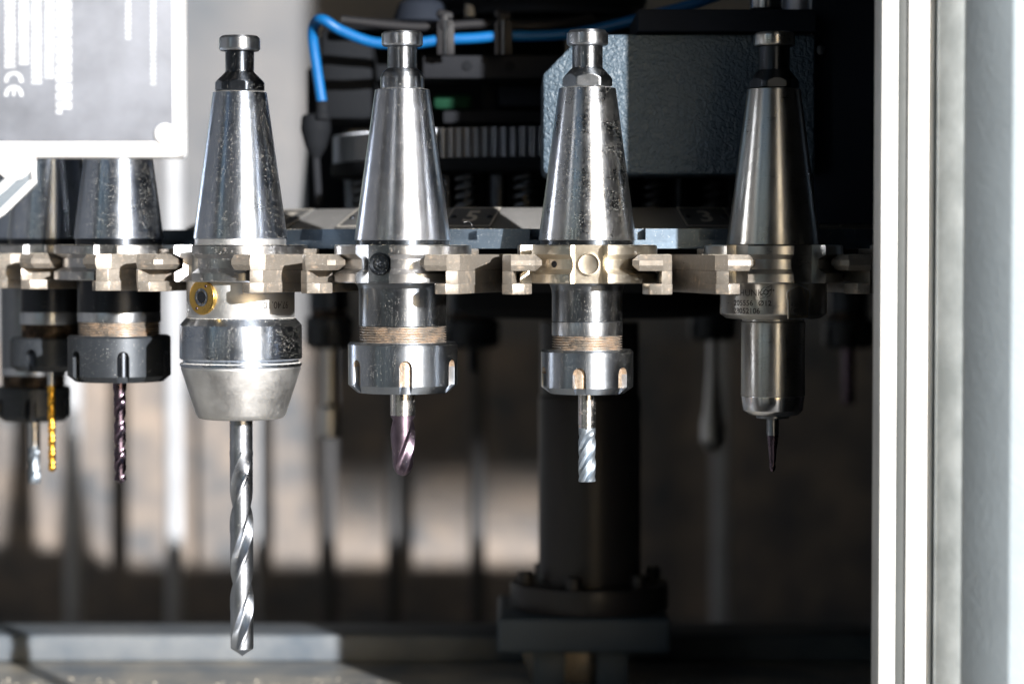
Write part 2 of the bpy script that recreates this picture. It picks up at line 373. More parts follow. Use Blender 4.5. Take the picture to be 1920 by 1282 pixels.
# ------------------------------------------------------------------ sensor housing with rating plate, upper left
YL = -478.0
hs = empty('rating_plate_housing', P(180, 300, YL), 'white housing with grey rating plate and sideways white print, hanging at upper left', 'housing')
o_ = P(180, 300, YL)
def rel(px, py, Y=YL): return P(px, py, Y)-o_
tr, bl = rel(335, -500), rel(-330, 295)
m = MB(); box(m, bl.x, tr.x, 0, 22, bl.z, tr.z, 2.2, 3); m.build('housing_cover', M['housing'], hs)
tr2, bl2 = rel(321, -480), rel(-318, 266)
m = MB(); box(m, bl2.x, tr2.x, -1.0, .5, bl2.z, tr2.z, .4, 2); lp = m.build('rating_plate', M['labelp'], hs)
m = MB()
for x0, x1, yend, st in ((10, 30, 128, 9), (36, 55, 122, 8), (60, 79, 158, 9), (85, 102, 148, 8), (106, 135, 205, 17)):
    y = yend
    while y > -200:                          # blocky sideways glyphs, too blurred to read
        h = st*random.uniform(.72, .84); a, c = rel(x0, y), rel(x1, y-h)
        box(m, a.x, c.x, -1.12, -.9, a.z, c.z, 0); y -= st
a, c = rel(106, 214), rel(117, 203); box(m, a.x, c.x, -1.12, -.9, a.z, c.z, 0)
for x0, yend in ((236, 75), (283, 160)):
    y = yend
    while y > -100: a, c = rel(x0, y), rel(x0+10, y-6); box(m, a.x, c.x, -1.1, -.9, a.z, c.z, 0); y -= 9
m.build('sideways_print', M['faded'], hs, smooth=False)['kind'] = 'stuff'
m = MB()                                     # CE mark turned a quarter clockwise
for cy_, mid in ((152, False), (178, True)):
    c = rel(27, cy_); R_ = 14/sc(YL)
    pts = [(c.x+R_*math.cos(a), c.z+R_*math.sin(a)) for a in [math.radians(-12+i*204/24) for i in range(25)]]
    vs_, fs = stroke(pts, 7/sc(YL)); m.add([(x, -1.15, y) for x, y, _ in vs_], fs)
    if mid: box(m, c.x-3/sc(YL), c.x+3/sc(YL), -1.16, -1.14, c.z-2/sc(YL), c.z+R_, 0)
m.build('ce_mark', M['faded'], hs, smooth=False)
m = MB(); c = rel(310, 252); Mx = Matrix.Translation(c) @ Matrix.Rotation(math.pi/2, 4, 'X')
lathe(m, roundp([(3.2, 2.6), (4.2, 1.6), (4.2, -1)], .5), 32, Mx)
m.build('cover_screw', M['housing'], hs)
lv = empty('release_lever', P(30, 330, -470), 'pale blurred lever arm sloping down left below the rating plate housing', 'lever')
o2 = P(30, 330, -470)
def r2(px, py): v = P(px, py, -470)-o2; return (v.x, v.z)
Mx = Matrix.Rotation(math.pi/2, 4, 'X')
m = MB(); prism(m, [r2(*p) for p in ((-60, 395), (-60, 450), (12, 400), (70, 345), (71, 296), (50, 282), (20, 325))][::-1], -3, 3, .9, 2, Mx); m.build('arm', M['clear'], lv)
m = MB(); tube(m, [Vector((*r2(px, py), 0)).xzy + Vector((0, -4, 0)) for px, py in ((-60, 440), (10, 396), (66, 341), (67, 292))], 1.3, 10); m.build('rim', M['housing'], lv)
m = MB(); tube(m, [Vector((*r2(px, py), 0)).xzy + Vector((0, -4, 0)) for px, py in ((-60, 402), (8, 352), (44, 318))], 1.6, 10); m.build('rib', M['housing'], lv)
m = MB(); c = r2(30, 305); lathe(m, roundp([(2.5, 6), (7, 5), (7, -3), (2.5, -3.5)], .8), 40, Matrix.Translation((c[0], 0, c[1])) @ Mx); m.build('pivot_boss', M['housing'], lv)
# ------------------------------------------------------------------ tool carousel
car = empty('tool_carousel', (0, 0, 0), 'dark ring shaped tool carousel with pale gripper jaws, number plates and toothed gear', 'tool carousel')
TH = [math.radians(T0+15*k) for k in range(24)]
R1 = 302.0
zt_, zb_ = zy(429, -300), zy(466, -300)
def ring_mesh():
    m = MB(); cols = []
    for k in range(24):
        c = math.radians(T0+15*k); h = 27/R1
        def rng(a, b, n): return [a+(b-a)*i/n for i in range(n+1)]
        for a in rng(c-h, c+h, 8): cols.append((a, 1))
        for a in rng(c+h, c+math.radians(15)-h, 5): cols.append((a, 0))
    n = len(cols); zr = zy(450, -300); vs_, fs = [], []
    for a, rec in cols:
        ro = R1-7 if rec else R1
        for r, z in ((120, zt_), (ro, zt_), (ro, zr), (R1, zr), (R1, zb_), (120, zb_)):
            vs_.append((r*math.sin(a), -r*math.cos(a), z))
    for i in range(n):
        k = (i+1) % n
        for j in range(6): fs.append((i*6+j, k*6+j, k*6+(j+1) % 6, i*6+(j+1) % 6))
    m.add(vs_, fs); return m
ring_mesh().build('ring_disc', M['ring'], car, angle=25)
m = MB(); RB0, RB1 = 236.0, 214.0; zb0, zb1 = zt_+.1, zy(389, -214)
lathe(m, [(RB1-30, zb1-.5), (RB1, zb1), (RB0, zb0), (RB0, zb0-4), (RB1-30, zb0-4)], 144); m.build('bevel_ring', M['bevel'], car)
m = MB(); lathe(m, roundp([(60, -8), (78, -10), (78, zy(585, -78)), (70, zy(600, -78)), (40, zy(600, -78))], 1.5), 96); m.build('hub', M['black'], car)
m = MB(); lathe(m, [(268, zb_-.2), (268, -14), (200, -24), (80, -24)], 96, cap=False); m.build('underside_web', M['black'], car)
# number plates on the bevel
sl = math.atan2(zb1-zb0, RB0-RB1); rc, zc = (RB0+RB1)/2, (zb0+zb1)/2
plm = MB(); L2 = math.hypot(RB0-RB1, zb1-zb0)
prism(plm, [(-13, -L2*.46), (13, -L2*.46), (13, L2*.46), (-13, L2*.46)], .1, .9, .3, 2)
rim = MB(); pr = [(-12.2, -L2*.41), (12.2, -L2*.41), (12.2, L2*.41), (-12.2, L2*.41)]
vs_, fs = stroke(pr, 1.1, True); rim.add([(x, y, 1.0) for x, y, _ in vs_], fs)
rv = MB(); lathe(rv, roundp([(.5, 1.9), (1.4, 1.5), (1.6, .8)], .2), 20)
pl0 = rv0 = None
for k in range(24):
    a = TH[k]
    # local x = tangent (screen right at the front), y = up the slope, z = outward normal
    tx = Vector((math.cos(a), math.sin(a), 0)); rad = Vector((math.sin(a), -math.cos(a), 0))
    up = (-rad*math.cos(sl)+Vector((0, 0, 1))*math.sin(sl)); nz = tx.cross(up)
    Mt = Matrix((tx, up, nz)).transposed().to_4x4(); Mt.translation = (rad*rc+Vector((0, 0, zc)))*S
    if pl0 is None: pl0 = plm.build('number_plate', M['plate'], car); o = pl0; rim0 = rim.build('raised_border', M['platerim'], pl0, smooth=False)
    else:
        o = pl0.copy(); C.objects.link(o); o.parent = car; q = rim0.copy(); C.objects.link(q); q.parent = o
    o.matrix_local = Mt
    num = (4-k) % 24 or 24
    vf = text_mesh(str(num), 17 if num < 10 else 14, .25); nm = MB(); nm.add([(x, y, 1.02) for x, y, _ in vf[0]], vf[1]); nm.build('number', M['platerim'], o, smooth=False)
    for sx_ in (-9.5, 9.5):
        if rv0 is None: rv0 = rv.build('rivet', M['darkclean'], o); q = rv0
        else: q = rv0.copy(); C.objects.link(q); q.parent = o
        q.location = (sx_*S, 0, 0)
# gripper jaws: local x tangential, y = towards the camera (outward)
zu1, zu0, zm0, zl0 = zy(478, -365), zy(508, -365), zy(532, -365), zy(552.5, -365)
def jaw_mesh(sg):
    poly = [(37.5, 30, 0, 0), (33.5, 36.5, 0, -.8), (23, 36.5, 0, -2.2), (20, 33.5, 2.6, -2.0), (20.2, 21, 3, 0), (24, 14, 3, 0), (27, 6, 3, 0), (28.2, -6, 2, 0), (28, -48, 0, 0), (37.5, -48, 0, 0)]
    m = MB(); lv_ = [(zu1, 1), (zu1-2.4, 0), (zu0+2.4, 0), (zu0, 1)]; n = len(poly); vs_, fs = [], []
    for z, k in lv_:
        for x, y, dx, dy in poly: vs_.append((sg*(x+dx*k), -(y+dy*k), z))
    for j in range(3):
        for i in range(n): q = (i+1) % n; fs.append((j*n+i, j*n+q, (j+1)*n+q, (j+1)*n+i))
    fs += [tuple(range(n)), tuple(reversed(range(3*n, 4*n)))]
    bm = bmesh.new(); bv = [bm.verts.new(v) for v in vs_]; [bm.faces.new([bv[i] for i in f]) for f in fs]
    bmesh.ops.bevel(bm, geom=[e for e in bm.edges if len(e.link_faces) == 2 and e.calc_face_angle(0) > .4], offset=.35, segments=2, affect='EDGES')
    bm.verts.index_update(); m.add([v.co[:] for v in bm.verts], [[v.index for v in f.verts] for f in bm.faces]); bm.free()
    return m
def block_mesh(sg):
    m = MB()
    f = lambda p: [(sg*x, -y) for x, y in (p if sg > 0 else p[::-1])]
    prism(m, f([(32, 30), (32, -46), (37.5, -46), (37.5, 32), (33, 36)])[::-1], zm0-.4, zu0-.05, .3, 2)
    prism(m, f([(24.5, 26), (27.5, 34.5), (33, 36.2), (37.7, 31.5), (37.7, -46), (31.5, -46), (31.5, 10)]), zl0, zm0, .5, 2)
    return m
capm = MB(); box(capm, 17, 30, -22, -9, zy(478, -320)+.1, zb_-.1, .6)
proto = {}
for k in range(24):
    for sg in (1, -1):
        for nm, fn, mt in (('gripper_jaw', jaw_mesh, 'jaw'), ('support_block', block_mesh, 'jaw')):
            key = (nm, sg)
            if key not in proto: proto[key] = fn(sg).build(nm, M[mt], car, angle=25); o = proto[key]
            else: o = proto[key].copy(); C.objects.link(o); o.parent = car
            a = TH[k]; o.location = (RAD*math.sin(a)*S, -RAD*math.cos(a)*S, 0); o.rotation_euler.z = a
        key = ('clamp', sg)
        if key not in proto:
            c = MB(); c.v = [(sg*x, -y, z) for x, y, z in capm.v]; c.f = capm.f; c.m = capm.m; proto[key] = c.build('clamp_plate', M['jaw'], car); o = proto[key]
        else: o = proto[key].copy(); C.objects.link(o); o.parent = car
        a = TH[k]; o.location = (RAD*math.sin(a)*S, -RAD*math.cos(a)*S, 0); o.rotation_euler.z = a
# gear, drum, springs, guide pins
RG = 150.0; zg1, zg0 = zy(236, -RG), zy(292, -RG)
NT = 176
def gear():
    vs_, fs = [], []; n = NT*8; prof = [0, 0, .15, .8, 1, 1, .8, .15]
    for z in (zg1, zg0):
        for i in range(n):
            a = 2*math.pi*i/n; r = RG-3.4+3.4*prof[i % 8]; vs_.append((r*math.sin(a), -r*math.cos(a), z))
    for i in range(n): k = (i+1) % n; fs.append((i, k, n+k, n+i))
    fs += [tuple(range(n)), tuple(reversed(range(n, 2*n)))]
    m = MB(); m.add(vs_, fs); return m
gear().build('gear_ring', M['gear'], car, angle=20)
m = MB(); lathe(m, roundp([(130, zg0-.1), (RG+1, zg0-.2), (RG+1, zy(318, -RG)), (142, zy(322, -RG)), (100, zy(330, -RG))], 1), 144); m.build('drum_collar', M['black'], car)
m = MB(); lathe(m, [(96, zy(326, -96)), (96, zt_-.5)], 96); m.build('inner_drum', M['black'], car)
sp = MB(); zs1, zs0 = zy(326, -133), zt_+.5; turns = 6
tube(sp, [(5.2*math.cos(2*math.pi*turns*i/150), 5.2*math.sin(2*math.pi*turns*i/150), zs0+(zs1-zs0)*i/150) for i in range(151)], 1.25, 8)
pn = MB(); lathe(pn, [(5.5, zs1), (5.5, zs0)], 24)
s0 = p0 = None
for k in range(24):
    a = TH[k]
    if not -110 < (math.degrees(a)+180) % 360-180 < 110: continue
    if s0 is None: s0 = sp.build('spring', M['burn'], car); o = s0
    else: o = s0.copy(); C.objects.link(o); o.parent = car
    o.location = (133*math.sin(a)*S, -133*math.cos(a)*S, 0)
    a += math.radians(7.5)
    if p0 is None: p0 = pn.build('guide_pin', M['darkclean'], car); o = p0
    else: o = p0.copy(); C.objects.link(o); o.parent = car
    o.location = (128*math.sin(a)*S, -128*math.cos(a)*S, 0)
# chips lying on the ring and on the jaws
ch = MB()
def chip(x, y, z, s_):
    p = Vector((x, y, z)); q = [Vector([random.gauss(0, s_) for _ in range(3)]) for _ in range(4)]
    ch.add([p+v+Vector((0, 0, s_*.4)) for v in q], [(0, 1, 2), (0, 2, 3), (0, 3, 1), (1, 3, 2)])
for _ in range(2600):
    a = math.radians(random.uniform(-80, 32)); r = R1-7-abs(random.gauss(0, 2.5)) if random.random() < .8 else random.uniform(236, 295)
    chip(r*math.sin(a), -r*math.cos(a), zt_, random.uniform(.05, .16))
for k in range(-6, 3):
    a = math.radians(T0+15*k); rot = Matrix.Rotation(a, 3, 'Z'); c = Vector((RAD*math.sin(a), -RAD*math.cos(a), 0))
    for sg in (1, -1):
        for _ in range(260):
            p = c+rot @ Vector((sg*random.uniform(23, 37), -random.uniform(5, 35), 0)); chip(p.x, p.y, zu1, random.uniform(.04, .13))
            if random.random() < .5:
                b2 = random.uniform(0, 6.283); r = random.uniform(24, 31.2); p = c+Vector((r*math.sin(b2), -r*math.cos(b2), 0)); chip(p.x, p.y, .15, random.uniform(.04, .12))
tag(ch.build('metal_chips', M['swarf'], smooth=False), 'fine pale metal chips scattered over the carousel ring, jaws and flanges', 'metal chips', kind='stuff')
curl = MB(); c = P(878, 425, -296); tube(curl, spline([(c.x+2, c.y, zt_), (c.x+1.5, c.y-1, zt_+2.2), (c.x, c.y, zt_+3.4), (c.x-2.0, c.y, zt_+3.0)], 6), .10, 6)
tag(curl.build('curled_swarf', M['steel']), 'single thin curl of swarf standing on the ring in front of number plate 5', 'swarf')
# ------------------------------------------------------------------ tool holders
def flange(root, slot_deg, mat, slotmat, cone='dish', dim=True):
    zt, zb, R = 0.15, -17.0, 31.75
    h = (zt-zb)
    prof = [(R-.5, zt), (R, zt-.5), (R, zt-4.2), (27.6, zt-6.4), (27.6, zt-10.8), (R, zt-13), (R, zb+.5), (R-.5, zb)]
    cuts = [(math.radians(slot_deg), 22.6, 8.05, 1), (math.radians(slot_deg+180), 22.6, 8.05, 1), (math.radians(slot_deg-63), 25.0, 5.4, 0)]
    cols = []
    for i in range(150): cols.append((2*math.pi*i/150, None))
    for c in cuts:
        hw = math.asin(c[2]/30.5)
        cols = [x for x in cols if abs((x[0]-c[0]+math.pi) % (2*math.pi)-math.pi) > hw+.01]
        cols += [((c[0]-hw) % (2*math.pi)-1e-5, None), ((c[0]+hw) % (2*math.pi)+1e-5, None)]
        for i in range(9): cols.append(((c[0]-hw+2*hw*i/8) % (2*math.pi), c))
    cols.sort(key=lambda x: x[0]); n = len(cols); vs_, fs, mi = [], [], []
    for a, c in cols:
        for r, z in [(18, zt)]+prof+[(18, zb)]:
            if c: r = min(r, c[1]/math.cos((a-c[0]+math.pi) % (2*math.pi)-math.pi))
            vs_.append((r*math.sin(a), -r*math.cos(a), z))
    K = len(prof)+2
    for i in range(n):
        k = (i+1) % n; isl = 1 if (cols[i][1] and cols[k][1]) else 0
        for j in range(K-1): fs.append((i*K+j, k*K+j, k*K+j+1, i*K+j+1)); mi.append(isl)
    m = MB(); m.add(vs_, fs); m.m = mi
    f = m.build('flange', [mat, slotmat], root, angle=22)
    if dim:
        a = math.radians(slot_deg); zc_ = -8.4
        tr_ = Matrix.Rotation(a, 4, 'Z') @ Matrix.Translation((0, -22.6, zc_)) @ Matrix.Rotation(math.pi/2, 4, 'X')
        d = MB()
        if cone == 'dish': pr_ = [(5.1, .05), (5.0, .45), (4.5, .5), (4.3, -.9), (3.6, -1.0), (.01, -1.0)]
        else: pr_ = [(5.2, .05), (5.1, .5), (4.6, .55), (3.6, -.6), (1.3, -.2), (.6, .9), (.01, 1.2)]
        # dish sits on a small boss so that its hollow stays in front of the slot floor
        pr_ = [(r, z+1.1) for r, z in pr_]; pr_ = [(5.1, -.2)]+pr_
        lathe(d, pr_, 48, tr_); d.build('drive_dimple', [M['dark'] if cone != 'dish' else M['flangetan']], f, angle=25)
    return f
def helical(R, core, z0, z1, pitch, nfl, runout=8, tip='flat', land=.5, ph=0, na=64, nz=None, tipL=None):
    """right-hand fluted cutter, z0 = top of flutes, z1 = tip"""
    m = MB(); Lz = z0-z1; nz = nz or int(max(40, Lz/abs(pitch)*nfl*26)); vs_, fs = [], []
    tipL = tipL or {'cone': R*.55, 'ball': R, 'flat': .4}[tip]
    for j in range(nz+1):
        z = z0-Lz*j/nz; d = z-z1; k = 1.0
        if tip == 'ball' and d < R: k = math.sqrt(max(1e-4, 1-((R-d)/R)**2))
        elif tip == 'cone' and d < tipL: k = max(.02, d/tipL)
        elif tip == 'flat' and d < tipL: k = .93+.07*d/tipL
        dep = min(1, (z0-z)/runout); dep = dep*dep*(3-2*dep)
        for i in range(na):
            a = 2*math.pi*i/na; t = ((a/(2*math.pi)*nfl)) % 1
            if t < .07: r = R
            elif t < land: r = R*.965
            else:
                u = (t-land)/(1-land); r = R-(R-core)*math.sin(math.pi*min(1, u**.75))**.8*dep
                if u > .93: r = max(r, R*(.9+.1*(u-.93)/.07)) if dep > .5 else r
            r *= k; b2 = a+2*math.pi*z/pitch+ph; vs_.append((r*math.sin(b2), -r*math.cos(b2), z))
    for j in range(nz):
        for i in range(na): q = (i+1) % na; fs.append((j*na+i, j*na+q, (j+1)*na+q, (j+1)*na+i))
    fs += [tuple(range(na)), tuple(reversed(range(nz*na, (nz+1)*na)))]
    m.add(vs_, fs); return m
def nut(R, zt, zb, slots, root, mat, slotmat, cham=2.2, sw=3.0, dep=3.0, ztop=None, cb=3.2, name='collet_nut'):
    """slotted clamping nut, slots = list of angles (deg)"""
    ztop = ztop if ztop is not None else zt-(zt-zb)*.33
    cols = []; hw = sw/R
    for i in range(144): cols.append((2*math.pi*i/144, None, 0))
    for s_ in slots:
        c = math.radians(s_) % (2*math.pi)
        dd = lambda a: (a-c+math.pi) % (2*math.pi)-math.pi
        cols = [x for x in cols if abs(dd(x[0])) > hw+.012]
        cols += [((c-hw-2e-4) % (2*math.pi), None, 0), ((c+hw+2e-4) % (2*math.pi), None, 0)]
        for i in range(13): u = -1+2*i/12; cols.append(((c+hw*u) % (2*math.pi), c, u))
    cols.sort(key=lambda x: x[0]); n = len(cols); vs_, fs, mi = [], [], []
    for a, c, u in cols:
        Ri = R-dep-(.6*u*u-.6); za = ztop-sw+sw*math.sqrt(max(0, 1-u*u)) if c is not None else ztop-sw
        fl = c is not None
        rows = [(R-6, zt), (R-1.0, zt), (R, zt-1.0), (R, (zt+za)/2), (R, za), (Ri if fl else R, za-.25 if fl else za-.25), (Ri if fl else R, zb+cham+.1), (min(Ri, R) if fl else R, zb+cham), (min(Ri, R-cb) if fl else R-cb, zb), (R-10, zb)]
        for r, z in rows: vs_.append((r*math.sin(a), -r*math.cos(a), z))
    K = 10
    for i in range(n):
        k = (i+1) % n; isl = 1 if (cols[i][1] is not None and cols[k][1] is not None) else 0
        for j in range(K-1): fs.append((i*K+j, k*K+j, k*K+j+1, i*K+j+1)); mi.append(isl if j in (4, 5, 6) else 0)
    m = MB(); m.add(vs_, fs); m.m = mi
    cap = MB(); lathe(cap, roundp([(R-9.5, zb+2), (R-9.9, zb+.4), (R-12, zb+.2), (4, zb+1.5)], .2), 48, cap=False); m.add(cap.v, cap.f)
    return m.build(name, [mat, slotmat], root, angle=24)
def thread(r, zt, zb, root, mat, n=7):
    pr = []; p = (zt-zb)/n
    for i in range(n): z = zt-p*i; pr += [(r-1.3, z), (r-.05, z-p*.42), (r-.05, z-p*.54), (r-1.3, z-p*.96)]
    m = MB(); lathe(m, pr+[(r-.9, zb)], 96); return m.build('thread', mat, root, angle=40)
def part(root, name, prof, mat, rnd=.3, n=112, rf=None, angle=32):
    m = MB(); lathe(m, roundp(prof, rnd), n, rf=rf); return m.build(name, mat, root, angle=angle)
class Tool:
    def __init__(s, k, px, label, sp=None, dY=0):
        a = math.radians(T0+15*k); s.Y = -RAD*math.cos(a)+dY; s.X = P(px, 500, s.Y).x; s.s = sc(s.Y)
        s.root = empty('tool_holder', (s.X, s.Y, 0), label, 'tool holder', 'tool holders hanging in the carousel')
    def p(s, *pts): return [(r/s.s, s.z(y)) for y, r in pts]
    def z(s, y): return zy(y, s.Y)*.988
    def stud(s, pts, mat, hexf=None, knob=None, hexa=0.0):
        if hexf is not None:                 # finer rows over the shoulder so the flats cut clean arcs
            i = next(i for i, p in enumerate(pts) if p[0] >= hexf[0]-14 and p[1] > 40); a, b = pts[i-1], pts[i]
            pts = pts[:i]+[(a[0]+(b[0]-a[0])*k/8, a[1]+(b[1]-a[1])*k/8) for k in range(1, 8)]+pts[i:]
        pr = s.p(*pts)
        rf = None
        if hexf is not None:
            y0, flat = hexf; zlim = s.z(y0-22)
            def rf(a, r, z, f=flat/s.s):
                if z > zlim or r < f: return r
                w_ = (a-hexa+math.pi/6) % (math.pi/3)-math.pi/6
                return min(r, f/math.cos(w_))
        cut = next(i for i, p in enumerate(pts) if p[1] < 30 and i > 1)
        b = part(s.root, 'pull_stud', pr[cut-1:], mat, .35, 128, rf, 28)
        if True: part(b, 'stud_knob', pr[:cut-1]+[(pr[cut-1][0], pr[cut-1][1]-.0), (pr[cut][0]-.4, pr[cut-1][1]-.15)], knob or mat, .35, 96)
        return b
    def taper(s, y0, r0, y1, r1, mat, groove, gm):
        part(s.root, 'taper_shank', s.p((y0, r0-4), (y0, r0), (y1, r1), (y1+1, r1-2)), mat, .35, 160)
        part(s.root, 'gauge_groove', s.p((y1+.5, r1-3), (groove, r1-3)), gm, 0)
# ---- tool in pocket 5 o'clock left : large weldon / power chuck with long drill
t = Tool(-2, 451, 'tool holder with wide conical silver chuck, brass ringed screw and longest silver drill')
t.stud([(63, 26), (63, 33), (68, 38), (88, 38.5), (92, 35), (93, 27), (131, 26.5), (134, 29), (148, 43), (152, 46), (167, 46), (169, 40)], M['dark'], (150, 43), M['steel'])
t.taper(170, 50, 447, 88, M['taper1'], 459, M['satin'])
flange(t.root, -54.5, M['flange'], M['satin'], dim=False)
part(t.root, 'holder_body', t.p((526, 90), (527, 101), (597, 101), (598, 95)), M['satin'], .3)
part(t.root, 'chuck_sleeve', t.p((596, 98), (597, 102), (611, 114), (673, 114.5), (675, 112), (676, 108), (681, 108), (682, 112), (684, 114), (687, 114), (689, 112)), M['taper1'], .25)
part(t.root, 'chuck_nose', t.p((688, 111), (692, 112.5), (780, 84), (786, 80), (788, 74), (788, 20)), M['satin'], .5)
m = MB(); r = 25.4
a = math.asin(-62/101); scr = Matrix.Rotation(a, 4, 'Z') @ Matrix.Translation((0, -r, t.z(557))) @ Matrix.Rotation(math.pi/2, 4, 'X')
lathe(m, roundp([(4.2, .3), (4.3, 1.0), (7.8, 1.0), (8.2, .6), (8.2, -3.5)], .25), 56, scr); ls = m.build('lock_screw', M['brass'], t.root)
m = MB(); lathe(m, [(4.2, 1.0), (3.9, 1.2), (3.0, 1.05), (2.9, .8)], 40, scr, cap=False); m.build('socket_rim', M['burn'], ls)
m = MB(); lathe(m, [(2.95, .9), (2.7, .55), (.01, .5)], 6, scr); m.build('hex_socket', M['black'], ls, smooth=False)
for an in (60, 240):
    m = MB(); lathe(m, [(.01, 1.25), (.6, 1.2), (.75, 1.02)], 16, scr @ Matrix.Translation((6.0*math.cos(math.radians(an)), 6.0*math.sin(math.radians(an)), 0))); m.build('pin_hole', M['violetdark'], ls)
vf = text_mesh('97.40.10', 4.7, .0); m = MB(); wrap(m, vf, 101/t.s+.04, math.radians(48), t.z(571), True); m.build('engraved_number', M['engrave'], t.root, smooth=False)
zT = zy(1229, t.Y); zs = t.z(787)+2
dr = MB(); R_ = 22.3/t.s
def _shank(mb, R, z0, z1): lathe(mb, [(R, z0), (R, z1)], 64)
hm = helical(R_, R_*.48, t.z(850), zT, 74.0, 2, 22, 'cone', land=.58, ph=math.radians(20), na=96, nz=260, tipL=R_*.62)
_shank(dr, R_*.966, zs, t.z(850)-.01); dr.merge(hm); dr.build('drill_bit', M['drillsteel'], t.root, angle=38)
# ---- ball nose end mill
t = Tool(-1, 755, 'tool holder with scratched taper, large six slot nut and violet ball nose end mill')
t.stud([(55, 30), (55, 34), (59, 38.5), (80, 38.5), (83, 35), (84, 27.5), (125, 27.5), (127, 31), (133, 37), (142, 41), (163, 41), (164, 38)], M['burn'], None, M['steel'])
t.taper(165, 51, 450, 90.5, M['taper2'], 459, M['dark'])
fl = flange(t.root, -24, M['flange'], M['burn'], cone='cone')
part(t.root, 'holder_body', t.p((527, 96), (530, 92), (534, 86.5), (541, 83), (552, 82), (612, 82), (613, 70)), M['burn'], .2)
thread(82/t.s, t.z(612), t.z(645), t.root, M['thread'], 7)
nut(102.5/t.s, t.z(643), t.z(738), [5.6+60*i for i in range(6)], t.root, M['nut'], M['slot'], cham=3.6, ztop=t.z(675), cb=4.2)
part(t.root, 'cutter_shank', [(23.6/t.s, t.z(730)), (23.6/t.s, t.z(782))], M['shank'], 0, 64)
hm = helical(23.3/t.s, 3.5, t.z(781.8), t.z(897), 76, 2, 4, 'ball', land=.60, ph=math.radians(150), na=96, nz=150)
zz0, zz1 = t.z(820), t.z(897)
hm.v = [(x*(1-.20*max(0, min(1, (zz0-z)/(zz0-zz1)))), y*(1-.20*max(0, min(1, (zz0-z)/(zz0-zz1)))), z) for x, y, z in hm.v]
hm.build('end_mill', M['violet'], t.root, angle=40)
# ---- four flute end mill
t = Tool(0, 1101, 'tool holder with stained tan flange, round dimple and short silver four flute end mill')
t.stud([(52, 30), (52, 33), (57, 36), (58, 38.8), (79, 38.8), (82, 35), (83, 28.5), (124, 28.5), (127, 32), (142, 45), (146, 47), (158, 47), (160, 42)], M['burn'], (150, 40.3), M['steel'])
t.taper(162, 53, 450, 91.5, M['taper3'], 459, M['dark'])
fl = flange(t.root, 0, M['flangetan'], M['flangetan'], cone='dish')
m = MB(); a = math.radians(-34); lathe(m, [(.01, .12), (1.3, .1), (1.5, 0)], 24, Matrix.Rotation(a, 4, 'Z') @ Matrix.Translation((0, -27.6, -8.4)) @ Matrix.Rotation(math.pi/2, 4, 'X')); m.build('data_chip_hole', M['darkclean'], fl)
part(t.root, 'holder_body', t.p((526, 78), (529, 76), (535, 70), (545, 66.7), (556, 66), (604, 66), (605, 62)), M['burn'], .2)
part(t.root, 'ground_band', t.p((604.5, 60), (605, 66.3), (630, 66.3), (631, 60)), M['steel'], .15)
thread(66.3/t.s, t.z(630), t.z(659), t.root, M['thread'], 6)
nut(86.5/t.s, t.z(657), t.z(740), [-11.3+60*i for i in range(6)], t.root, M['nut'], M['slot'], cham=3.0, sw=3.0, dep=2.6, ztop=t.z(689), cb=4.2)
part(t.root, 'cutter_shank', [(16.4/t.s, t.z(735)), (16.4/t.s, t.z(800)), (16.0/t.s, t.z(801)), (16.0/t.s, t.z(808))], M['shank'], 0, 64)
hm = helical(16.4/t.s, 2.5, t.z(806), t.z(908), 36, 4, 6, 'flat', land=.42, ph=0, na=96, nz=220)
hm.build('end_mill', M['coated'], t.root, angle=45)
# ---- shrink / hydraulic chuck in the shade
t = Tool(1, 1450, 'clean tool holder in shade beside the door post, with engraved collar')
t.stud([(56, 30), (57, 35), (62, 38.3), (80, 38.3), (83, 35), (84, 29), (128, 29), (131, 32), (147, 44), (150, 46), (161, 46), (163, 40)], M['darkclean'], (153, 42), M['steelclean'])
t.taper(164, 49.5, 458, 88, M['taper4'], 461, M['darkclean'])
fl = flange(t.root, 26, M['steelclean'], M['steelclean'], dim=False)
ang = [math.asin(36/100), ]
Rr = 100/t.s
zpt, zpb = t.z(533), t.z(597)
def pocket(a, r, z):
    return r
cols = []; c0 = math.radians(22.5); hw = math.radians(12.5)
m = MB(); lathe(m, roundp(t.p((529, 90), (530, 99), (532, 100), (588, 100), (590, 99), (598, 88), (599, 55)), .25), 128); cb = m.build('chuck_collar', M['steelclean'], t.root)
m = MB(); base_poly = []
for i in range(24):                          # keyhole shaped flat pocket, standing proud by its rim only
    u = i/23; yv = 1-u
    base_poly.append(((5.9 if yv > .55 else 5.1)*math.sin(math.pi*min(1, (1-yv)/.25)/2) if yv > .75 else (5.9 if yv > .6 else 5.3), -7.6+15.2*yv))
outl = base_poly+[(-x, y) for x, y in base_poly[::-1]]
zc_ = (zpt+zpb)/2
vs_ = []
for sc_, dr_ in ((1.06, .06), (1.0, .10), (.93, .05)):
    for x, y in outl: aa = c0+x*sc_/Rr; rr_ = Rr+dr_; vs_.append((rr_*math.sin(aa), -rr_*math.cos(aa), zc_+y*(.5+.5*sc_)))
n = len(outl); fs = [(j*n+i, j*n+(i+1) % n, (j+1)*n+(i+1) % n, (j+1)*n+i) for j in range(2) for i in range(n)]
m.add(vs_, fs); pk = m.build('pocket_rim', M['steel'], cb)
m = MB(); vs_ = [(((Rr+.055)*math.sin(c0+x*.93/Rr)), -((Rr+.055)*math.cos(c0+x*.93/Rr)), zc_+y*.965) for x, y in outl]; m.add(vs_, [tuple(range(n))]); m.build('grip_pocket', M['slot2'] if 'slot2' in M else M['flangetan'], cb, smooth=False)
m = MB(); rT = Rr+.05
a_of = lambda px: math.asin(max(-1, min(1, (px-1450)/100)))
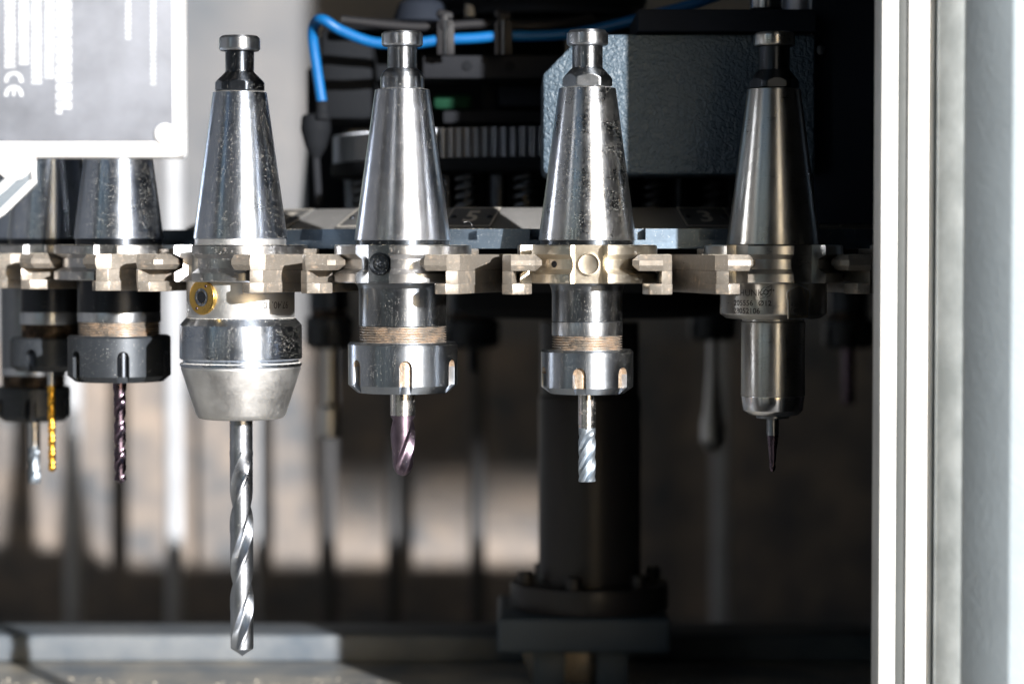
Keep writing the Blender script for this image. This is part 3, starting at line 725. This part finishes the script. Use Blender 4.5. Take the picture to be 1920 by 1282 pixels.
vf = text_mesh('SCHUNK', 4.2, -.03); wrap(m, vf, rT, a_of(1391), t.z(549))
lx, lz = a_of(1426.5), t.z(547)
for sg in (1, -1):
    pts = [(sg*x, sg*y) for x, y in ((-.3, 1.1), (.5, 2.2), (1.2, 2.35), (2.6, 3.1), (2.55, 1.2), (2.5, .6), (2.1, -.9), (1.2, -1.9), (.2, -2.3))]
    wrap(m, stroke(spline([(*p, 0) for p in pts], 5) and [tuple(q[:2]) for q in spline([(*p, 0) for p in pts], 5)], .22), rT, lx, lz)
wrap(m, stroke([(1.0*math.cos(i*math.pi/12), 1.0*math.sin(i*math.pi/12)) for i in range(24)], .42, True), rT, lx, lz)
for sg in (1, -1): wrap(m, stroke([(sg*.9, sg*.45), (sg*2.5, sg*1.25)], .45), rT, lx, lz)
wrap(m, stroke([(3.35+.28*math.cos(i*math.pi/6), .9+.28*math.sin(i*math.pi/6)) for i in range(12)], .3, True), rT, lx, lz)
vf = text_mesh('205556', 3.5, .06); wrap(m, vf, rT, a_of(1386), t.z(568))
vf = text_mesh('\u00d812', 3.35, .06); wrap(m, vf, rT, a_of(1424.5), t.z(568))
vf = text_mesh('28052106', 3.5, .06); wrap(m, vf, rT, a_of(1391), t.z(582.5))
m.build('engraved_text', M['engrave'], t.root, smooth=False)
part(t.root, 'neck_ring', t.p((597, 56), (598, 58.5), (603, 58.5), (604, 54)), M['steelclean'], .2)
part(t.root, 'chuck_barrel', t.p((603, 55), (605, 60), (744, 60), (745, 59)), M['taper4'], .4, 128)
part(t.root, 'barrel_chamfer', t.p((744.3, 55), (745, 59.6), (772, 56.3), (774, 55), (781, 48), (782, 20)), M['chamfer'], .2, 128)
part(t.root, 'chuck_cap', t.p((781, 30), (783, 31), (787, 31), (788, 24), (788, 10)), M['burn'], .2)
part(t.root, 'cutter_shank', t.p((786, 11.5), (817, 11.5), (818, 11), (820, 11)), M['burn'], 0, 48)
m = helical(11.0/t.s, 1.9, t.z(819.8), t.z(890), 60, 2, 34, 'ball', land=.55, ph=1.2, na=64, nz=120)
zz0, zz1 = t.z(820), t.z(872)
kf = lambda z: 1-.47*max(0, min(1, (zz0-z)/(zz0-zz1)))
m.v = [(x*kf(z), y*kf(z), z) for x, y, z in m.v]; m.build('ball_nose_cutter', M['violetdark'], t.root, angle=40)
# ---- black oxide collet holders further left
def black_holder(k, px, label, rb, band, rn, ybody, ythr, ynut, slots, cutter, bodymat='darkclean', tmat='taper1', sy=1.0, blackdust=None, slot=-10):
    t = Tool(k, px, label)
    R44 = 22.2*t.s
    q = lambda r: r/4.12*t.s
    part(t.root, 'pull_stud', [(x*1, z) for x, z in t.p((64, q(30)), (66, q(37)), (86, q(38.5)), (90, q(28)), (132, q(28)), (148, q(46)), (164, q(46)), (166, q(40)))], M['burn'], .35, 64)
    t.taper(168, q(52), 447, R44, M[tmat], 459, M['darkclean'])
    flange(t.root, slot, M['flange'], M['flange'], dim=False)
    part(t.root, 'holder_body', t.p((526, rb), (ybody, rb), (ybody+.5, rb-3)), M[bodymat], .2, 96)
    part(t.root, 'ground_band', t.p((ybody+.5, rb-3), (ybody+1, rb+.3), (ythr, rb+.3), (ythr+.5, rb-3)), M['steel'] if band else M[bodymat], .15, 96)
    thread(rb/t.s, t.z(ythr), t.z(ynut[0]+2), t.root, M['threadblk'] if band != 2 else M['thread'], 6)
    nut(rn/t.s, t.z(ynut[0]), t.z(ynut[1]), slots, t.root, M['nutblack'], M['darkclean'], cham=3.0, ztop=t.z(ynut[0]+(ynut[1]-ynut[0])*.32), cb=3.6)
    cutter(t); return t
def cut0(t):
    R = 12.3/t.s; part(t.root, 'cutter_shank', [(R*1.1, t.z(712)), (R*1.1, t.z(734)), (R, t.z(735))], M['violetdark'], 0, 48)
    helical(R, R*.45, t.z(734.5), t.z(912), 27, 2, 8, 'cone', land=.5, ph=.6, na=64, nz=260).build('drill_bit', M['violetdark'], t.root, angle=40)
black_holder(-3, 223, 'tool holder with black slotted nut and rusty thread, holding a thin dark violet twist drill', 77.5, 2, 96, 585, 604, (630, 717), [13+60*i for i in range(6)], cut0, slot=60)
def cut1(t):
    R = 7.2/t.s; part(t.root, 'cutter_shank', [(R, t.z(690)), (R, t.z(726))], M['carbide'], 0, 32)
    helical(R, R*.62, t.z(725), t.z(890), 14, 2, 4, 'cone', land=.5, ph=0, na=48, nz=400).build('drill_bit', M['gold'], t.root, angle=40)
black_holder(-4, 95, 'blurred black tool holder holding a slender gold coated drill at the left', 57, 1, 77, 585, 609, (634, 697), [-18+60*i for i in range(6)], cut1, slot=58)
def cut2(t):
    R = 11/t.s; part(t.root, 'cutter_shank', [(R, t.z(786)), (R, t.z(842))], M['shank'], 0, 32)
    helical(R, R*.5, t.z(841), t.z(911), 30, 2, 5, 'flat', land=.5, ph=0, na=64, nz=140).build('end_mill', M['coated'], t.root, angle=40)
black_holder(-5, 62, 'blurred tool holder reaching lowest at far left, black slotted nut with white tipped end mill', 60, 1, 68, 690, 705, (727, 792), [5+60*i for i in range(6)], cut2, bodymat='burn', slot=58)
def cutp(R0, y1, y2, mat, shape=None):
    def f(t):
        R = R0/t.s
        if shape: part(t.root, 'cutter', t.p(*shape), M[mat], .5, 40)
        else: part(t.root, 'cutter', [(R, t.z(y1)), (R, t.z(y2)), (R*.5, t.z(y2+2))], M[mat], .3, 32)
    return f
black_holder(2, 1758, 'dark tool holder mostly hidden behind the right door post', 70, 1, 86, 590, 606, (632, 712), [10+60*i for i in range(6)], cutp(12, 705, 850, 'violetdark'), slot=-30)
far = [(11, 1337, 'far tool holder with pear shaped pale cutter, between column and shaded chuck', 42, 45, (585, 640), cutp(16, 630, 700, 'satin', ((630, 10), (690, 11), (770, 17), (800, 23), (830, 23), (848, 15), (853, 6)))),
       (-11, 885, 'far dark tool holder between the violet cutter and the column', 44, 52, (600, 655), cutp(9, 650, 700, 'darkclean')),
       (10, 1592, 'far tool holder in the dark beside the door post', 38, 48, (600, 655), cutp(12, 650, 760, 'violetdark')),
       (-10, 617, 'far tool holder with white tipped cutter, seen between the drill chuck and the violet cutter', 38, 46, (595, 655), cutp(14, 650, 820, 'satin', ((650, 13), (760, 14), (768, 21), (822, 21), (825, 18))))]
for k, px, lab, rb, rn, yn, cf in far:
    black_holder(k, px, lab, rb, 0, rn, yn[0]-14, yn[0]-13, yn, [60*i for i in range(6)], cf, bodymat='dark', tmat='burn')
# ------------------------------------------------------------------ support column below the carousel
cl = empty('support_column', (0, 0, zy(1220, 0)), 'round dark support column on a bolted disc and square blue grey plate', 'column')
zo = zy(1220, 0)
def cp(name, pts, mat, rnd=1.0, M_=None):
    m = MB(); lathe(m, roundp([(r, z-zo) for r, z in pts], rnd), 96, M_); return m.build(name, mat, cl)
cp('shaft', [(29, zy(604, 0)), (29, zy(740, 0)), (30, zy(742, 0)), (30, zy(1120, 0))], M['column'], .4)
zf1, zf0 = zy(1108, -46), zy(1157, -46)
cp('round_flange', [(20, zf1), (46.5, zf1), (46.5, zf0), (20, zf0)], M['column'], 1.2)
bz = None
for i in range(6):
    a = math.radians(30+60*i+15); m = MB(); lathe(m, roundp([(4.2, zf1+7-zo), (4.6, zf1+6.4-zo), (4.6, zf1-.5-zo)], .4), 6 if False else 24, Matrix.Translation((39*math.sin(a), -39*math.cos(a), 0)))
    m.build('flange_bolt', M['column'], cl)
m = MB(); x0, x1 = P(933, 1170, -50).x, P(1257, 1170, -50).x; zp1 = zf0-.1; zp0 = zy(1224, -50)
box(m, x0, x1, -50, 48, zp0-zo, zp1-zo, 2.0, 3); m.build('base_plate', M['baseplate'], cl)
for sx_, w2 in ((P(1030, 1250, -30).x, 9), (P(1148, 1250, -30).x, 9)):
    m = MB(); box(m, sx_-w2, sx_+w2, -34, -22, ty+.1-zo, zp0-.2-zo, 1); m.build('leg', M['baseplate'], cl)
m = MB(); prism(m, [(P(975, 1250, -10).x, zp0-.2-zo), (P(1160, 1250, -10).x, zp0-.2-zo), (P(1180, 1300, -10).x, ty+.1-zo), (P(995, 1300, -10).x, ty+.1-zo)][::-1], 2, 10, .6, 2, Matrix.Rotation(math.pi/2, 4, 'X')); m.build('gusset', M['jaw'], cl)
# ------------------------------------------------------------------ machinery above and behind the ring
bx = empty('motor_housing', P(1270, 326, -258), 'square grey hammertone housing with cut corner behind the third and fourth holders', 'housing')
ob = P(1270, 326, -258)
def rb_(px, py, Y=-258): v = P(px, py, Y)-ob; return (v.x, v.z)
m = MB(); prism(m, [rb_(*p) for p in ((1018, 318), (1024, 327), (1528, 327), (1528, 65), (1092, 65), (1018, 140))][::-1], -80, 0, 1.2, 3, Matrix.Rotation(math.pi/2, 4, 'X')); m.build('hammertone_cover', M['hammer'], bx)
m = MB(); x, z = rb_(1540, 92); x1_, z1_ = rb_(1640, 20); z2_ = rb_(1600, 420)[1]
box(m, rb_(1529, 0)[0]+.5, x1_+20, 8, 20, z2_, z1_+20, .8); m.build('rear_panel', M['blackblue'], bx)
m = MB(); lathe(m, roundp([(1.2, 10.5), (2.6, 9.8), (3.0, 7.2)], .3), 28, Matrix.Translation((x, 15, z)) @ Matrix.Rotation(math.pi/2, 4, 'X')); m.build('panel_bolt', M['burn'], bx)
m = MB(); a_, b2_ = rb_(1195, 62), rb_(1528, 20); box(m, a_[0], b2_[0], -6, 80, a_[1]+.3, b2_[1], .8); m.build('top_bar', M['blackblue'], bx)
sv = MB(); c = P(1585, 10, -235); lathe(sv, roundp([(20, 60), (30, 60), (30, 1), (26, 0)], .6), 64)
tag(sv.build('steel_cylinder', M['steel'], loc=(c.x, -205, P(1500, 21, -235).z)), 'bright steel cylinder standing on the dark bar at upper right', 'cylinder')
sv = MB(); lathe(sv, roundp([(3, 30), (8, 30), (8, 1), (6, 0)], .5), 40)
tag(sv.build('small_steel_cylinder', M['carbide'], loc=(P(1437, 10, -235).x, -235, P(1500, 21, -235).z)), 'small bright steel boss left of the large steel cylinder at upper right', 'cylinder')
hd = empty('drive_head', (0, -60, zy(235, -120)), 'black drive head with slotted block, pipes and brackets above the gear ring', 'machine head')
od = Vector((0, -60, zy(235, -120)))
def q3(px, py, Y): return P(px, py, Y)-od
def bxp(name, px0, px1, py0, py1, Y, dep, mat, bev=1.2):
    a, b = q3(px0, py1, Y), q3(px1, py0, Y); m = MB(); box(m, a.x, b.x, a.y, a.y+dep, a.z, b.z, bev); return m.build(name, M[mat], hd)
bxp('rear_block', 612, 1060, 60, 234, -20, 60, 'black', 4)
bxp('side_cheek', 600, 700, 52, 226, -60, 50, 'black', 5)
bxp('slotted_block', 792, 1060, 104, 148, -118, 40, 'darkgrey', 1.5)
for px in (876, 955):
    c = q3(px, 124, -118.4); m = MB(); lathe(m, roundp([(1.6, .5), (2.6, .4), (2.8, -.5)], .15), 24, Matrix.Translation(c) @ Matrix.Rotation(math.pi/2, 4, 'X')); m.build('socket_screw', M['black'], hd)
bxp('upper_rail', 640, 1200, 36, 56, -80, 60, 'black', 2)
bxp('lower_shelf', 830, 1016, 208, 232, -90, 50, 'darkgrey', 1.5)
bxp('terminal_block', 812, 884, 176, 206, -84, 20, 'green', 3)
bxp('valve_body', 935, 1016, 160, 200, -96, 30, 'blackblue', 2)
bxp('pillar', 905, 935, 150, 234, -88, 20, 'black', 1.5)
m = MB(); c = q3(1010, 40, -20); lathe(m, roundp([(50, 120), (62, 118), (62, 8), (56, 4), (56, 0), (30, 0)], 1.5), 96, Matrix.Translation((c.x, 40, c.z))); m.build('spindle_drum', M['blackblue'], hd)
m = MB(); c = q3(790, 42, -70); lathe(m, roundp([(6, 14), (13, 10), (16, 0), (8, -2)], 1.5), 40, Matrix.Translation(c)); m.build('dome_cap', M['blackblue'], hd)
m = MB(); tube(m, [q3(882, -40, -60), q3(882, 32, -60)], 3.2, 20); m.build('thin_rod', M['bar'], hd)
m = MB(); tube(m, spline([q3(640, 38, -118), q3(760, 50, -118), q3(830, 50, -118), q3(900, 46, -118), q3(1010, 50, -118), q3(1110, 36, -100)]), 2.6, 14); m.build('grey_pipe', M['clip'], hd)
kb = empty('rounded_knob', P(592, 250, -60), 'black rounded knob at the left end of the gear ring', 'knob')
m = MB(); lathe(m, roundp([(3, 11), (8, 10), (8.6, 2), (6, -8), (2.5, -14)], 1.5), 40); m.build('knob_body', M['black'], kb)
m = MB(); tube(m, [(0, 0, -13), (1.5, 0, -40)], 2.2, 14); m.build('stem', M['darkgrey'], kb)
sd = MB(); box(sd, 0, 22, 0, 20, 0, 95, 2)
tag(sd.build('gearbox_leg', M['darkgrey'], loc=P(575, 420, 60)), 'dark grey upright behind the ring, left of the gear', 'upright')
pc = MB(); lathe(pc, roundp([(6, 20), (7.2, 19), (7.2, 0)], .5), 32)
tag(pc.build('guide_post', M['burn'], loc=(P(1556, 392, -60).x, -60, P(1556, 392, -60).z)), 'short round steel post right of the shaded tool holder', 'post')
# blue hose and its clips
hz = MB(); Yh = -128
tube(hz, spline([P(604, 196, -110), P(594, 130, -112), P(586, 70, -115), P(590, 44, -120), P(606, 38, Yh), P(640, 58, Yh), P(700, 80, Yh), P(770, 82, Yh), P(830, 75, Yh), P(890, 72, Yh), P(940, 68, Yh), P(1010, 68, Yh), P(1080, 63, Yh), P(1150, 48, Yh), P(1220, 30, Yh), P(1300, 8, Yh), P(1380, -20, Yh)], 10), 2.9, 20)
tag(hz.build('air_hose', M['hose']), 'bright blue air hose looping across the top behind the tool holders', 'hose')
ft = MB(); c = P(604.5, 200, -110); lathe(ft, roundp([(3.0, 3), (3.7, 2.5), (3.7, -3), (4.2, -3.5), (4.2, -7), (3, -7.5)], .3), 24)
tag(ft.build('hose_fitting', M['black'], loc=c), 'small dark push in fitting at the lower left end of the blue hose', 'fitting')
for px, lab in ((836, 'dark metal hose clip on the blue hose, the left one of two'), (944, 'dark metal hose clip on the blue hose, the right one of two')):
    c = P(px, 72, Yh); cl_ = empty('hose_clip', c, lab, 'clip', 'hose clips')
    m = MB(); box(m, -4.6, 4.6, -4.0, -3.4, -9, 8, .3); box(m, -4.0, 4.0, -4.6, 6, 7.5, 9, .3); m.build('clip_band', M['clip'], cl_)
    m = MB(); tube(m, [(0, -5.2, -9), (0, -5.2, 9)], .9, 10); m.build('pin', M['burn'], cl_)
    m = MB(); box(m, -8, 1, -4, 2, 9.2, 14, 1.8, 3, Matrix.Rotation(.25, 4, 'Y')); box(m, 0, 7, -4, 4, 8.6, 11.5, 1.2, 2, Matrix.Rotation(-.3, 4, 'Y')); box(m, -3, 1.5, -5.5, 0, 4, 13, 1.4, 2); m.build('clip_head', M['clip'], cl_)
# swarf heap on the tray
random.seed(3); hp = MB(); old = ch; ch = hp
for _ in range(420):
    x = random.uniform(-430, -80); y = 10-abs(random.gauss(0, 55))-25*abs(math.sin(x*.02))
    chip(x, y, ty, random.uniform(.2, .7))
tag(hp.build('swarf_on_tray', M['swarf'], smooth=False), 'pale golden swarf scattered on the tray at lower left', 'swarf', kind='stuff')
